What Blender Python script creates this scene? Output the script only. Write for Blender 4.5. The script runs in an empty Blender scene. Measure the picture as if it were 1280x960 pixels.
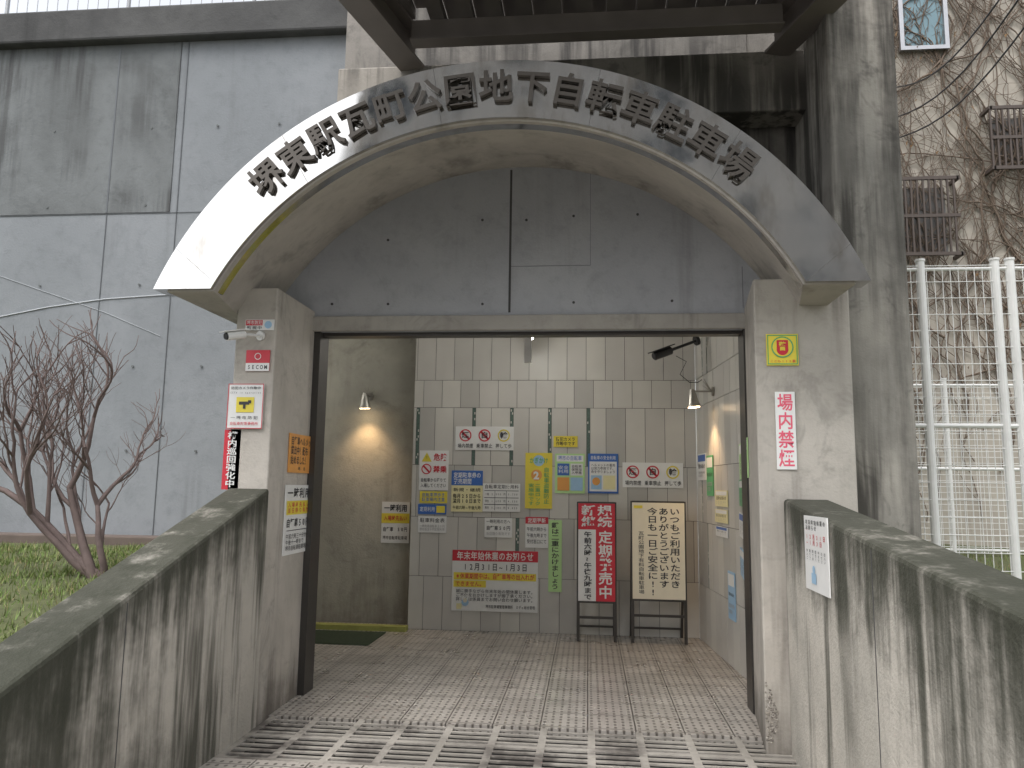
import bpy, math, random
from mathutils import Vector, Matrix
random.seed(7)
S = bpy.context.scene
# ------------------------------------------------------------------ camera
CAM = Vector((0, 0, 1.5))
F = 960.0
R = (Matrix.Rotation(math.radians(5.7), 3, 'Z') @ Matrix.Rotation(math.radians(97.6), 3, 'X')
     @ Matrix.Rotation(math.radians(0.8), 3, 'Z'))
cd = bpy.data.cameras.new("camera"); cam = bpy.data.objects.new("camera", cd)
S.collection.objects.link(cam); S.camera = cam
cam.matrix_world = Matrix.Translation(CAM) @ R.to_4x4()
cd.sensor_width = 36; cd.lens = 27; cd.clip_end = 2000; cd.clip_start = 0.05

# survey helper: measured photo position -> metric position on a known wall / floor plane
def sv(u, v, ax, val):
    d = R @ Vector(((u-640)/F, (480-v)/F, -1))
    if ax == 'P':
        p, n = val
        t = (p-CAM).dot(n)/d.dot(n)
    else:
        i = 'XYZ'.index(ax); t = (val-CAM[i])/d[i]
    return CAM + d*t

# ------------------------------------------------------------------ materials
def newmat(name):
    m = bpy.data.materials.new(name); m.use_nodes = True
    n = m.node_tree.nodes; l = m.node_tree.links
    return m, n, l, n['Principled BSDF']
def c4(c): return (c[0], c[1], c[2], 1)
def noise(n, l, vec, scale, detail=6, rough=.6, dist=0):
    t = n.new('ShaderNodeTexNoise'); t.inputs['Scale'].default_value = scale
    t.inputs['Detail'].default_value = min(detail, 4); t.inputs['Roughness'].default_value = rough
    t.inputs['Distortion'].default_value = dist
    l.new(vec, t.inputs['Vector']); return t.outputs['Fac']
def ramp(n, l, fac, a, b):
    r = n.new('ShaderNodeMapRange'); r.inputs[1].default_value = a; r.inputs[2].default_value = b
    r.interpolation_type = 'SMOOTHSTEP'
    l.new(fac, r.inputs[0]); return r.outputs[0]
def mth(n, l, op, a, b=None):
    m = n.new('ShaderNodeMath'); m.operation = op
    for i, x in enumerate((a, b)):
        if x is None: continue
        if isinstance(x, (int, float)): m.inputs[i].default_value = x
        else: l.new(x, m.inputs[i])
    return m.outputs[0]
def mix(n, l, fac, a, b, mode='MIX'):
    m = n.new('ShaderNodeMix'); m.data_type = 'RGBA'; m.blend_type = mode
    if isinstance(fac, (int, float)): m.inputs[0].default_value = fac
    else: l.new(fac, m.inputs[0])
    for i, x in ((6, a), (7, b)):
        if isinstance(x, tuple): m.inputs[i].default_value = c4(x)
        else: l.new(x, m.inputs[i])
    return m.outputs[2]
def mapping(n, l, vec, sc):
    m = n.new('ShaderNodeMapping'); m.inputs['Scale'].default_value = sc
    l.new(vec, m.inputs[0]); return m.outputs[0]
def bump(n, l, h, dist, strength, bs):
    b = n.new('ShaderNodeBump'); b.inputs['Distance'].default_value = dist
    b.inputs['Strength'].default_value = strength
    l.new(h, b.inputs['Height']); l.new(b.outputs[0], bs.inputs['Normal'])

def plain(name, col, rough=.6, metal=0, var=.12, scale=8):
    m, n, l, b = newmat(name)
    tc = n.new('ShaderNodeTexCoord').outputs['Object']
    f = noise(n, l, tc, scale, 2)
    cc = mix(n, l, f, tuple(min(1, x*(1+var)) for x in col), tuple(x*(1-var) for x in col))
    l.new(cc, b.inputs['Base Color'])
    b.inputs['Roughness'].default_value = rough; b.inputs['Metallic'].default_value = metal
    return m

def concrete(name, light, dark, stain=(.05, .045, .04), streak=.5, dirt=None, rough=.85, sthr=(.52, .74), bumpd=.006, sc=(5, 5, .35), blotch=.35):
    """dirt = list of (nx,ny,nz,d,lo,hi,amount): stain growing with plane distance."""
    m, n, l, b = newmat(name)
    tc = n.new('ShaderNodeTexCoord').outputs['Object']
    big = noise(n, l, tc, .9, 4, .62, .4)
    col = mix(n, l, ramp(n, l, big, .35, .65), light, dark)
    med = noise(n, l, tc, 7, 4, .75)
    col = mix(n, l, mth(n, l, 'MULTIPLY', ramp(n, l, med, .45, .8), .4), col, tuple(x*.6 for x in dark))
    bl = noise(n, l, tc, 2.3, 4, .8, .8)
    col = mix(n, l, mth(n, l, 'MULTIPLY', ramp(n, l, bl, .54, .70), blotch), col, tuple(x*.5 for x in dark))
    st = noise(n, l, mapping(n, l, tc, sc), 1.0, 4, .65)
    st2 = noise(n, l, tc, .8, 2)
    sf = mth(n, l, 'MULTIPLY', ramp(n, l, st, *sthr), ramp(n, l, st2, .35, .6))
    sf = mth(n, l, 'MULTIPLY', sf, streak)
    col = mix(n, l, sf, col, stain)
    if dirt:
        nz1 = noise(n, l, mapping(n, l, tc, (6, 6, .5)), 1.3, 4, .7)
        nz2 = noise(n, l, tc, 2.2, 4, .75)
        nn = mth(n, l, 'ADD', mth(n, l, 'MULTIPLY', nz1, .6), mth(n, l, 'MULTIPLY', nz2, .4))
        for (nx, ny, nz, d, lo, hi, am) in dirt:
            vm = n.new('ShaderNodeVectorMath'); vm.operation = 'DOT_PRODUCT'
            l.new(tc, vm.inputs[0]); vm.inputs[1].default_value = (nx, ny, nz)
            v = mth(n, l, 'ADD', vm.outputs['Value'], d)
            v = mth(n, l, 'ADD', v, mth(n, l, 'MULTIPLY', mth(n, l, 'SUBTRACT', nn, .5), abs(hi-lo)*3.2))
            f = mth(n, l, 'MULTIPLY', ramp(n, l, v, lo, hi), am)
            col = mix(n, l, f, col, stain)
    l.new(col, b.inputs['Base Color'])
    b.inputs['Roughness'].default_value = rough
    fine = noise(n, l, tc, 55, 3, .7)
    h = mth(n, l, 'ADD', mth(n, l, 'MULTIPLY', fine, .6), mth(n, l, 'MULTIPLY', med, .8))
    bump(n, l, h, bumpd, .7, b)
    return m

# ------------------------------------------------------------------ mesh helpers
def empty(name, loc=(0, 0, 0)):
    o = bpy.data.objects.new(name, None); o.location = loc; o.empty_display_size = .1
    S.collection.objects.link(o); return o
def mesh(name, V, Fc, mats, parent=None, smooth=False, mi=None, loc=None, rotz=0):
    me = bpy.data.meshes.new(name); me.from_pydata([tuple(v) for v in V], [], Fc)
    if not isinstance(mats, (list, tuple)): mats = [mats]
    for m in mats: me.materials.append(m)
    if mi:
        for p, i in zip(me.polygons, mi): p.material_index = i
    if smooth:
        for p in me.polygons: p.use_smooth = True
    me.update()
    o = bpy.data.objects.new(name, me); S.collection.objects.link(o)
    if loc is not None: o.location = loc
    o.rotation_euler[2] = rotz
    if parent: o.parent = parent
    return o
BF = [(0, 3, 2, 1), (4, 5, 6, 7), (0, 1, 5, 4), (1, 2, 6, 5), (2, 3, 7, 6), (3, 0, 4, 7)]
def boxv(x0, x1, y0, y1, z0, z1):
    return [(x0, y0, z0), (x1, y0, z0), (x1, y1, z0), (x0, y1, z0), (x0, y0, z1), (x1, y0, z1), (x1, y1, z1), (x0, y1, z1)]
class MB:
    def __init__(s): s.V = []; s.F = []; s.M = []
    def add(s, V, Fc, m=0):
        o = len(s.V); s.V += [tuple(v) for v in V]; s.F += [tuple(i+o for i in f) for f in Fc]; s.M += [m]*len(Fc)
    def box(s, *a, m=0): s.add(boxv(*a), BF, m)
    def obox(s, p, q, w, h, m=0):
        """oriented bar from p to q, w horizontal width, h vertical"""
        p = Vector(p); q = Vector(q); d = (q-p).normalized()
        up = Vector((0, 0, 1)) if abs(d.z) < .95 else Vector((0, 1, 0))
        a = d.cross(up).normalized(); b = a.cross(d).normalized()
        V = []
        for e in (p, q):
            for i, j in ((-1, -1), (1, -1), (1, 1), (-1, 1)): V.append(e+a*(w/2*i)+b*(h/2*j))
        s.add(V, [(0, 1, 2, 3), (7, 6, 5, 4), (0, 4, 5, 1), (1, 5, 6, 2), (2, 6, 7, 3), (3, 7, 4, 0)], m)
    def cyl(s, p, q, r, r2=None, n=12, m=0):
        p = Vector(p); q = Vector(q); r2 = r if r2 is None else r2; d = (q-p).normalized()
        up = Vector((0, 0, 1)) if abs(d.z) < .95 else Vector((0, 1, 0))
        a = d.cross(up).normalized(); b = a.cross(d).normalized()
        V = []
        for e, rr in ((p, r), (q, r2)):
            for i in range(n):
                t = 2*math.pi*i/n; V.append(e+a*(rr*math.cos(t))+b*(rr*math.sin(t)))
        Fc = [(i, (i+1) % n, n+(i+1) % n, n+i) for i in range(n)]+[tuple(range(n-1, -1, -1)), tuple(range(n, 2*n))]
        s.add(V, Fc, m)
    def obj(s, name, mats, parent=None, **k): return mesh(name, s.V, s.F, mats, parent, mi=s.M, **k)
def bevel(o, w=.012, seg=2):
    b = o.modifiers.new('bevel', 'BEVEL'); b.width = w; b.segments = seg; b.limit_method = 'ANGLE'
def box(name, x0, x1, y0, y1, z0, z1, mat, parent=None, bv=0):
    o = mesh(name, boxv(x0, x1, y0, y1, z0, z1), BF, mat, parent)
    if bv: bevel(o, bv)
    return o

# ------------------------------------------------------------------ text
_g = {}
def glyph(ch, off, ext):
    k = (ch, off, ext)
    if k in _g: return _g[k]
    cu = bpy.data.curves.new('t', 'FONT'); cu.body = ch; cu.size = 1; cu.offset = off; cu.extrude = ext
    cu.resolution_u = 2 if ext == 0 else 4
    ob = bpy.data.objects.new('t', cu); S.collection.objects.link(ob)
    bpy.context.view_layer.update()
    me = bpy.data.meshes.new_from_object(ob.evaluated_get(bpy.context.evaluated_depsgraph_get()))
    V = [v.co.copy() for v in me.vertices]; Fc = [tuple(p.vertices) for p in me.polygons]
    bpy.data.objects.remove(ob); bpy.data.meshes.remove(me); bpy.data.curves.remove(cu)
    _g[k] = (V, Fc); return _g[k]
rv = glyph('国', 0, 0)[0]
EMW = (max(v.x for v in rv)-min(v.x for v in rv))/.86
EMC = ((max(v.x for v in rv)+min(v.x for v in rv))/2, (max(v.y for v in rv)+min(v.y for v in rv))/2)
def textmesh(lines, x0, z0, x1, z1, vertical=False, off=.0, ext=0.0, fill=.93):
    """fits character grid to box; returns verts in XZ plane (facing -Y)"""
    if isinstance(lines, str): lines = [lines]
    n = max(len(s) for s in lines); k = len(lines); W = x1-x0; H = z1-z0
    cw, chh = (W/k, H/n) if vertical else (W/n, H/k)
    mb = MB()
    for j, s in enumerate(lines):
        for i, ch in enumerate(s):
            if ch in ' 　': continue
            V, Fc = glyph(ch, off, ext)
            if not V: continue
            if vertical: cx = x1-(j+.5)*cw; cz = z1-(i+.5)*chh
            else: cx = x0+(i+.5)*cw; cz = z1-(j+.5)*chh
            sx = cw*fill/EMW; sz = chh*fill/EMW
            s2 = min(sx, sz)
            sx = min(sx, s2*1.35); sz = min(sz, s2*1.35)
            mx = EMC[0]
            if ord(ch) < 0x3000: mx = (max(v.x for v in V)+min(v.x for v in V))/2
            rot = vertical and ch in 'ー~〜'
            P = []
            for v in V:
                a, b = v.x-mx, v.y-EMC[1]
                if rot: a, b = b, -a
                P.append((cx+a*sx, -v.z, cz+b*sz))
            mb.add(P, Fc)
    return mb

# palette
PAL = {}
def pc(k):
    if isinstance(k, str):
        D = dict(w=(.80, .80, .78), k=(.03, .03, .035), r=(.60, .03, .05), y=(.80, .66, .07), g=(.1, .4, .16), lg=(.5, .75, .33),
                 b=(.05, .15, .48), o=(.78, .36, .09), gy=(.4, .4, .4), c=(.80, .74, .58), ly=(.8, .74, .42), lb=(.35, .55, .74), pk=(.78, .13, .2))
        if k not in PAL: PAL[k] = plain('print_'+k, D[k], .4, 0, .06, 12)
        return PAL[k]
    return k

def sheet(name, w, h, loc, rotz, base, els, th=.006, frame=None):
    """flat printed board: local x right, z up, faces -y. Origin at centre."""
    mb = MB(); mb.box(-w/2, w/2, -th, 0, -h/2, h/2)
    root = mb.obj(name, pc(base), None, loc=loc, rotz=rotz)
    X = lambda a: -w/2+a*w
    Z = lambda a: h/2-a*h
    lev = [0]
    for e in els:
        t = e[0]; lv = lev[0]; lev[0] += 1
        y = -th-.0012-.0006*lv
        if t == 'r':
            _, a, b, c, d, col = e
            V = [(X(a), y, Z(d)), (X(c), y, Z(d)), (X(c), y, Z(b)), (X(a), y, Z(b))]
            mesh('print_block', V, [(0, 1, 2, 3)], pc(col), root)
        elif t in 'tv':
            _, a, b, c, d, col, s = e[:7]; off = (e[7] if len(e) > 7 else .012)*.55
            tm = textmesh(s, X(a), Z(d), X(c), Z(b), t == 'v', off)
            for i, v in enumerate(tm.V): tm.V[i] = (v[0], y, v[2])
            if tm.V: tm.obj('print_text', pc(col), root)
        elif t in ('c', 'ring', 'tri', 'slash'):
            _, a, b, r, col = e; cx, cz = X(a), Z(b); r = r*h
            if t == 'c':
                V = [(cx+r*math.cos(i*math.pi/12), y, cz+r*math.sin(i*math.pi/12)) for i in range(24)]
                mesh('print_disc', V, [tuple(range(24))], pc(col), root)
            elif t == 'tri':
                V = [(cx-r, y, cz-r*.8), (cx+r, y, cz-r*.8), (cx, y, cz+r)]
                mesh('print_triangle', V, [(0, 1, 2)], pc(col), root)
            elif t == 'ring':
                V = []
                for i in range(32):
                    t2 = i*math.pi/16
                    V += [(cx+r*math.cos(t2), y, cz+r*math.sin(t2)), (cx+r*.8*math.cos(t2), y, cz+r*.8*math.sin(t2))]
                Fc = [(2*i, 2*((i+1) % 32), 2*((i+1) % 32)+1, 2*i+1) for i in range(32)]
                mesh('print_ring', V, Fc, pc(col), root)
            else:
                q = r*.68; k = r*.12
                V = [(cx-q-k, y, cz+q-k), (cx+q-k, y, cz-q-k), (cx+q+k, y, cz-q+k), (cx-q+k, y, cz+q+k)]
                mesh('print_slash', V, [(0, 1, 2, 3)], pc(col), root)
    return root
def poster(name, u0, v0, u1, v1, plane, rotz, base, els, **k):
    a = sv(u0, v0, *plane); b = sv(u1, v1, *plane)
    w = math.hypot(b.x-a.x, b.y-a.y); h = abs(a.z-b.z)
    c = (a+b)/2
    nrm = Vector((math.sin(rotz), -math.cos(rotz), 0))
    return sheet(name, w, h, c+nrm*.004, rotz, base, els, **k)

# ------------------------------------------------------------------ key planes (metres)
YF = 5.55      # tympanum
YP = 4.85      # pillars front
YA = 4.25      # arch steel face
YB = 8.2       # back wall
XL, XR = -2.07, 1.14
ZL = sv(640, 412, 'Y', YF).z
def circ(a, b, c):
    (x1, y1), (x2, y2), (x3, y3) = a, b, c
    d = 2*(x1*(y2-y3)+x2*(y3-y1)+x3*(y1-y2))
    ux = ((x1*x1+y1*y1)*(y2-y3)+(x2*x2+y2*y2)*(y3-y1)+(x3*x3+y3*y3)*(y1-y2))/d
    uy = ((x1*x1+y1*y1)*(x3-x2)+(x2*x2+y2*y2)*(x1-x3)+(x3*x3+y3*y3)*(x2-x1))/d
    return ux, uy, math.hypot(x1-ux, y1-uy)
def cp(Y, pts): return circ(*[(sv(u, v, 'Y', Y).x, sv(u, v, 'Y', Y).z) for u, v in pts])
CO = cp(YA, [(192, 360), (640, 75), (1089, 350)])
CI = cp(YA, [(262, 362), (640, 146), (1008, 352)])
CB = cp(YF, [(340, 392), (659, 209), (978, 388)])
ZFOOT = (sv(225, 361, 'Y', YA).z+sv(1050, 351, 'Y', YA).z)/2
ZFB = (sv(340, 392, 'Y', YF).z+sv(978, 388, 'Y', YF).z)/2

# ------------------------------------------------------------------ concrete types
M_left = concrete('painted_concrete', (.255, .27, .285), (.215, .23, .243), (.13, .135, .14), .5, blotch=.16)
M_patch = concrete('weathered_concrete', (.18, .192, .195), (.125, .133, .134), (.05, .05, .05), .9, sthr=(.46, .64))
M_tymp = concrete('tympanum_paint', (.43, .44, .46), (.37, .38, .405), (.2, .2, .2), .4, bumpd=.004, blotch=.18)
M_con = concrete('pillar_concrete', (.55, .51, .455), (.41, .38, .335), (.10, .085, .07), .7,
                 dirt=[(0, 0, -1, 0, -.45, .1, .75)], blotch=.4)
M_arch = concrete('arch_concrete', (.54, .505, .455), (.42, .39, .355), (.13, .12, .1), .7, sc=(3, 1.2, 1.2), blotch=.35)
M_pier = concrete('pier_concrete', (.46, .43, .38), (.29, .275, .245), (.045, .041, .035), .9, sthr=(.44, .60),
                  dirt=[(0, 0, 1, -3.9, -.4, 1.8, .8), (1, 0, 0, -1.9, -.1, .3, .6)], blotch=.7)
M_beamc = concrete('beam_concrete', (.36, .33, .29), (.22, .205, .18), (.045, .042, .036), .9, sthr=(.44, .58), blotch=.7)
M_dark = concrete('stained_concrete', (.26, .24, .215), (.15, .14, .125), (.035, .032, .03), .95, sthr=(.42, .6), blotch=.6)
M_cop = concrete('coping_concrete', (.09, .09, .088), (.05, .05, .05), (.02, .02, .02), .6)
M_steelframe = plain('dark_steel', (.09, .085, .08), .4, .7)
M_groove = plain('joint_gap', (.07, .07, .07), .9)
M_white = plain('white_paint', (.78, .78, .76), .4)
M_black = plain('black_plastic', (.02, .02, .022), .4)
M_grey = plain('grey_metal', (.45, .45, .46), .35, .8)

# ------------------------------------------------------------------ building
B = empty('underground_bicycle_parking_entrance')
XW = sv(440, 100, 'Y', 6.0).x
ZW = (sv(0, 66, 'Y', 6.0).z+sv(440, 40, 'Y', 6.0).z)/2
XT = sv(1122, 100, 'Y', 5.0).x
RW = empty('retaining_wall')
XE = XL-.17
box('wall_body', -18, XE, 6.0, 6.3, -.3, ZW, M_left, RW)
if XW > XE: box('wall_upper_part', XE, XW, 6.0, 6.3, ZL+.3, ZW, M_left, RW)
cop = box('coping', -18, XW-.01, 5.9, 6.35, ZW, ZW+.3, M_cop, RW, .02)
pa = sv(212, 265, 'Y', 6.0)
box('weathered_panel', -18, pa.x, 5.992, 5.999, pa.z, ZW-.002, M_patch, RW)
mb = MB()
xs1 = sv(143, 160, 'Y', 6).x; xs2 = sv(212, 200, 'Y', 6).x; xs3 = sv(436, 300, 'Y', 6).x
for x, zt, yy in ((xs1, ZW-.004, 5.989), (xs1-1.9, ZW-.004, 5.989)):
    mb.box(x-.007, x+.007, yy, yy+.002, pa.z+.004, zt)
for x in (xs1, xs2+.1, xs1-1.9, xs1+1.9):
    mb.box(x-.003, x+.003, 5.994, 5.998, .5, pa.z-.003)
mb.box(-18, XE, 5.994, 5.9975, pa.z-.008, pa.z-.004)
mb.box(xs2+.096, xs2+.104, 5.994, 5.998, pa.z, ZW-.004)
mb.obj('formwork_joints', plain('joint_line', (.14, .15, .16), .9), RW)
def curve(name, pts, r, mat, parent=None, cyclic=False):
    cu = bpy.data.curves.new(name, 'CURVE'); cu.dimensions = '3D'; cu.bevel_depth = r; cu.bevel_resolution = 1
    sp = cu.splines.new('POLY'); sp.points.add(len(pts)-1)
    for p, q in zip(sp.points, pts): p.co = (q[0], q[1], q[2], 1)
    cu.materials.append(mat)
    o = bpy.data.objects.new(name, cu); S.collection.objects.link(o)
    if parent: o.parent = parent
    return o
M_line = plain('pale_line', (.42, .44, .46), .8)
for pts in ([(-60, 408), (0, 396), (60, 384), (130, 374), (200, 369), (290, 366)], [(-60, 330), (0, 345), (60, 366), (130, 390), (200, 420)]):
    curve('wall_curve_line', [sv(u, v, 'Y', 5.997) for u, v in pts], .006 if pts[0][1] > 400 else .003, M_line, RW)
mb = MB()
for x in [xs1-2.6, xs1-1.3, xs1-.55, xs1+.35, xs1+.95, xs1+1.5, xs1+2.1]:
    for z in (1.75, 2.45, 3.15, 3.85, 4.55):
        if x > XW-.1: continue
        mb.cyl((x, 5.987, z), (x, 5.993, z), .010, n=12)
mb.obj('tie_holes', plain('tie_hole', (.14, .15, .15), .9), RW)

mb = MB()
mb.box(XW+.002, XR+.1, 5.8, 6.3, ZL+.22, 9)
mb.box(XR+.1, XT-.1, 5.82, 6.3, -.3, 9)
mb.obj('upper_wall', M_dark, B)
box('inner_lintel', XE, XW, 5.83, 5.995, ZL+.22, ZL+1.6, M_tymp, B)
box('inner_jamb', XE-.12, XE-.004, 5.82, 5.995, -.3, ZL+.3, M_con, B)
a = sv(600, 78, 'Y', 5.5); b = sv(1058, 135, 'Y', 5.5)
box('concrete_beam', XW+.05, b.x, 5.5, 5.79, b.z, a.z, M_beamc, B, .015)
xa = sv(1050, 450, 'Y', 5.0).x
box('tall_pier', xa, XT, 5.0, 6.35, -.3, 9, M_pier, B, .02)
xb = sv(1030, 100, 'Y', 5.2).x
box('pier_return', xb, xa-.003, 5.3, 5.81, ZL-.2, 9, M_pier, B, .01)
ZP = ZFB+.02
box('left_pillar', XL-.28, XL, YP, 5.81, -.1, ZP, M_con, B, .012)
xrp = sv(948, 600, 'Y', 4.78).x
mb = MB()
V = [(xrp, 4.78, -.1), (xa+.0, 4.78, -.1), (xa+.0, 5.85, -.1), (XR+.02, 5.85, -.1)]
V += [(x, y, ZP) for x, y, z in V]
mb.add(V, BF); o = mb.obj('right_pillar', M_con, B); bevel(o, .012)
# spalled corner with exposed aggregate at pillar foot
rnd = random.Random(12); mb = MB()
for i in range(150):
    z = rnd.triangular(.04, .40, .2); wv = .07*(1-abs(z-.2)/.28)
    x = xrp+.008+rnd.random()*max(.01, wv); s = rnd.uniform(.004, .009)
    mb.cyl((x, 4.781, z), (x+rnd.gauss(0, .002), 4.781-s*.5, z+rnd.gauss(0, .002)), s, s*.5, 7, rnd.choice((0, 1, 2)))
mb.obj('exposed_aggregate', [plain('pebble_a', (.30, .27, .23), .8), plain('pebble_b', (.18, .16, .14), .8), plain('pebble_c', (.38, .35, .31), .8)], B)
# tympanum wall
cx, cz, r = CB
N = 64
mb = MB()
prof = []
rr = r+.12
th0 = math.asin((ZL-cz)/rr) if abs((ZL-cz)/rr) < 1 else -.1
for i in range(N+1):
    t = math.pi-th0-(math.pi-2*th0)*i/N
    prof.append((cx+rr*math.cos(t), cz+rr*math.sin(t)))
n = len(prof)
V = [(x, YF, z) for x, z in prof]+[(x, 5.79, z) for x, z in prof]
mb.add(V, [tuple(range(n))[::-1], tuple(range(n, 2*n))]+[(i, (i+1) % n, n+(i+1) % n, n+i) for i in range(n)])
mb.obj('tympanum', M_tymp, B)
box('lintel', XL-.2, XR+.25, YF+.004, 5.795, ZL-.003, ZL+.25, M_tymp, B)
mb = MB()
s = sv(638, 300, 'Y', YF).x
mb.box(s-.008, s+.008, YF-.004, YF-.001, ZL+.13, cz+r-.02)
p1 = sv(640, 333, 'Y', YF); p2 = sv(738, 333, 'Y', YF)
mb.obj('tympanum_centre_joint', M_groove, B)
mb = MB()
mb.box(s, p2.x, YF-.003, YF-.001, p1.z-.003, p1.z+.002)
mb.box(p2.x-.002, p2.x+.002, YF-.003, YF-.001, p1.z, p1.z+.75)
p3 = sv(928, 350, 'Y', YF)
mb.box(p3.x-.003, p3.x+.003, YF-.003, YF-.001, ZL+.15, p3.z+.1)
mb.obj('tympanum_joints', plain('faint_joint', (.22, .225, .235), .9), B)
mb = MB()
for u, v in ((485, 300), (603, 275), (658, 275), (717, 270), (797, 268), (415, 380), (485, 380), (603, 380), (717, 378), (840, 376)):
    p = sv(u, v, 'Y', YF-.002); mb.cyl((p.x, YF-.004, p.z), (p.x, YF, p.z), .010, n=12)
mb.obj('tympanum_tie_holes', M_groove, B)
zle = sv(660, 393, 'Y', YF-.03).z
box('lintel_ledge', XL-.05, XR+.15, YF-.03, YF+.003, ZL-.006, zle, concrete('ledge_concrete', (.42, .40, .36), (.33, .31, .28), streak=.5), B, .008)
mb = MB()
mb.box(XL+.0, XL+.05, YF+.01, YF+.2, 0, ZL-.006); mb.box(XR-.03, XR+.02, YF+.01, YF+.2, 0, ZL-.006)
mb.box(XL+.05, XR-.03, YF+.06, YF+.16, ZL-.03, ZL-.007)
mb.obj('shutter_guides', M_steelframe, B)

# ------------------------------------------------------------------ arch canopy
A = empty('arch_canopy')
def angs(c, zf, n=110):
    cx, cz, r = c; t0 = math.asin(max(-1, min(1, (zf-cz)/r)))
    return [math.pi-t0-(math.pi-2*t0)*i/n for i in range(n+1)]
def arcp(c, zf, y, n=110): return [(c[0]+c[2]*math.cos(t), y, c[1]+c[2]*math.sin(t)) for t in angs(c, zf, n)]
def loft(name, A1, A2, mat, parent, flip=False, rows=1):
    V = []; n = len(A1)
    for k in range(rows+1):
        f = k/rows
        V += [tuple(Vector(a).lerp(Vector(b), f)) for a, b in zip(A1, A2)]
    Fc = []
    for k in range(rows):
        for i in range(n-1):
            q = (k*n+i, k*n+i+1, (k+1)*n+i+1, (k+1)*n+i); Fc.append(q[::-1] if flip else q)
    return mesh(name, V, Fc, mat, parent, smooth=True)
m, n_, l_, b_ = newmat('stainless_steel')
tc = n_.new('ShaderNodeTexCoord').outputs['Object']
st = noise(n_, l_, mapping(n_, l_, tc, (3, 3, 1)), 2.0, 4, .7)
col = mix(n_, l_, ramp(n_, l_, st, .45, .75), (.57, .56, .54), (.40, .375, .34))
l_.new(col, b_.inputs['Base Color']); b_.inputs['Metallic'].default_value = 1
rg = n_.new('ShaderNodeMapRange'); rg.inputs[1].default_value = .35; rg.inputs[2].default_value = .7; rg.inputs[3].default_value = .035; rg.inputs[4].default_value = .18
l_.new(noise(n_, l_, tc, 2.2, 4), rg.inputs[0]); l_.new(rg.outputs[0], b_.inputs['Roughness'])
bump(n_, l_, noise(n_, l_, tc, 2.2, 1), .02, .35, b_)
M_steel = m
YA2 = YA+.16
zo = ZFOOT
fo = arcp(CO, zo, YA); fi = arcp(CI, zo, YA); bo = arcp(CO, zo, YA2); bi = arcp(CI, zo, YA2)
loft('steel_fascia_front', fo, fi, M_steel, A, True)
loft('steel_fascia_top', fo, bo, M_steel, A)
loft('steel_fascia_soffit', fi, bi, M_steel, A, True)
loft('steel_fascia_back', bo, bi, M_steel, A)
mb = MB()
for k in (0, -1): mb.add([fo[k], fi[k], bi[k], bo[k]], [(0, 1, 2, 3)])
mb.obj('steel_fascia_feet', M_steel, A)
mb = MB()
for t in (2.62, 2.2, 1.75, 1.3, .9, .5):
    p = (CO[0]+(CO[2]-.002)*math.cos(t), YA-.0004, CO[1]+(CO[2]-.002)*math.sin(t)); q = (CI[0]+(CI[2]+.002)*math.cos(t), YA-.0004, CI[1]+(CI[2]+.002)*math.sin(t))
    mb.cyl(p, q, .0012, n=6)
mb.obj('sheet_seams', M_steelframe, A)
CI2 = (CI[0], CI[1], CI[2]-.012); CO2 = (CO[0], CO[1], CO[2]-.07)
c1 = arcp(CI2, zo-.01, YA+.03); c2 = arcp(CB, ZFB-.01, YF+.0)
loft('concrete_soffit', c1, c2, M_arch, A, True, rows=10)
o1 = arcp(CO2, zo-.01, YA+.03); o2 = arcp(CO2, zo-.01, 5.8)
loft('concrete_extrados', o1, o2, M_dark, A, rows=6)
loft('concrete_front_ring', o1, c1, M_arch, A, True)
mb = MB()
for k in (0, -1): mb.add([c1[k], c2[k], (o2[k][0], YF, o2[k][2]), o1[k]], [(0, 1, 2, 3)])
mb.obj('concrete_feet', M_arch, A)
M_let = plain('bronze_lettering', (.10, .088, .076), .4, .4)
chars = '堺東駅瓦町公園地下自転車駐車場'
rm = (CO[2]+CI[2])/2; ccx = CO[0]; ccz = (CO[1]+CI[1])/2
pL = sv(330, 218, 'Y', YA); pR = sv(922, 204, 'Y', YA)
aL = math.atan2(pL.z-ccz, pL.x-ccx); aR = math.atan2(pR.z-ccz, pR.x-ccx)
for i, ch in enumerate(chars):
    t = aL+(aR-aL)*i/(len(chars)-1)
    s = .215
    tm = textmesh(ch, -s/2, -s/2, s/2, s/2, False, .018, .10)
    rot = t-math.pi/2; ca, sa = math.cos(rot), math.sin(rot)
    V = [(ccx+rm*math.cos(t)+x*ca-z*sa, YA-.018+y*.14, ccz+rm*math.sin(t)+x*sa+z*ca) for x, y, z in tm.V]
    mesh('letter', V, tm.F, M_let, A)

# ------------------------------------------------------------------ steel roof above
RF = empty('steel_canopy_roof')
M_roof = plain('painted_brown_steel', (.20, .175, .16), .55, .1, .25, 3)
M_deck = plain('corrugated_deck', (.15, .135, .125), .6, .1, .2, 3)
ZR = 4.70
L1 = sv(520, 92, 'Z', ZR); L0 = sv(442, 0, 'Z', ZR); R1 = sv(965, 75, 'Z', ZR); R0 = sv(1040, 0, 'Z', ZR)
def ext(a, b, Y): t = (Y-a.y)/(b.y-a.y); return a+(b-a)*t
mb = MB()
yn = 2.8; YE = 5.49
l0 = ext(L1, L0, yn); r0 = ext(R1, R0, yn); l1 = ext(L1, L0, YE); r1 = ext(R1, R0, YE)
for p, q in ((l0, l1), (r0, r1)):
    z = ZR
    mb.obox((p.x, p.y, z+.01), (q.x, q.y, z+.01), .20, .02); mb.obox((p.x, p.y, z+.13), (q.x, q.y, z+.13), .03, .22); mb.obox((p.x, p.y, z+.25), (q.x, q.y, z+.25), .20, .02)
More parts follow.
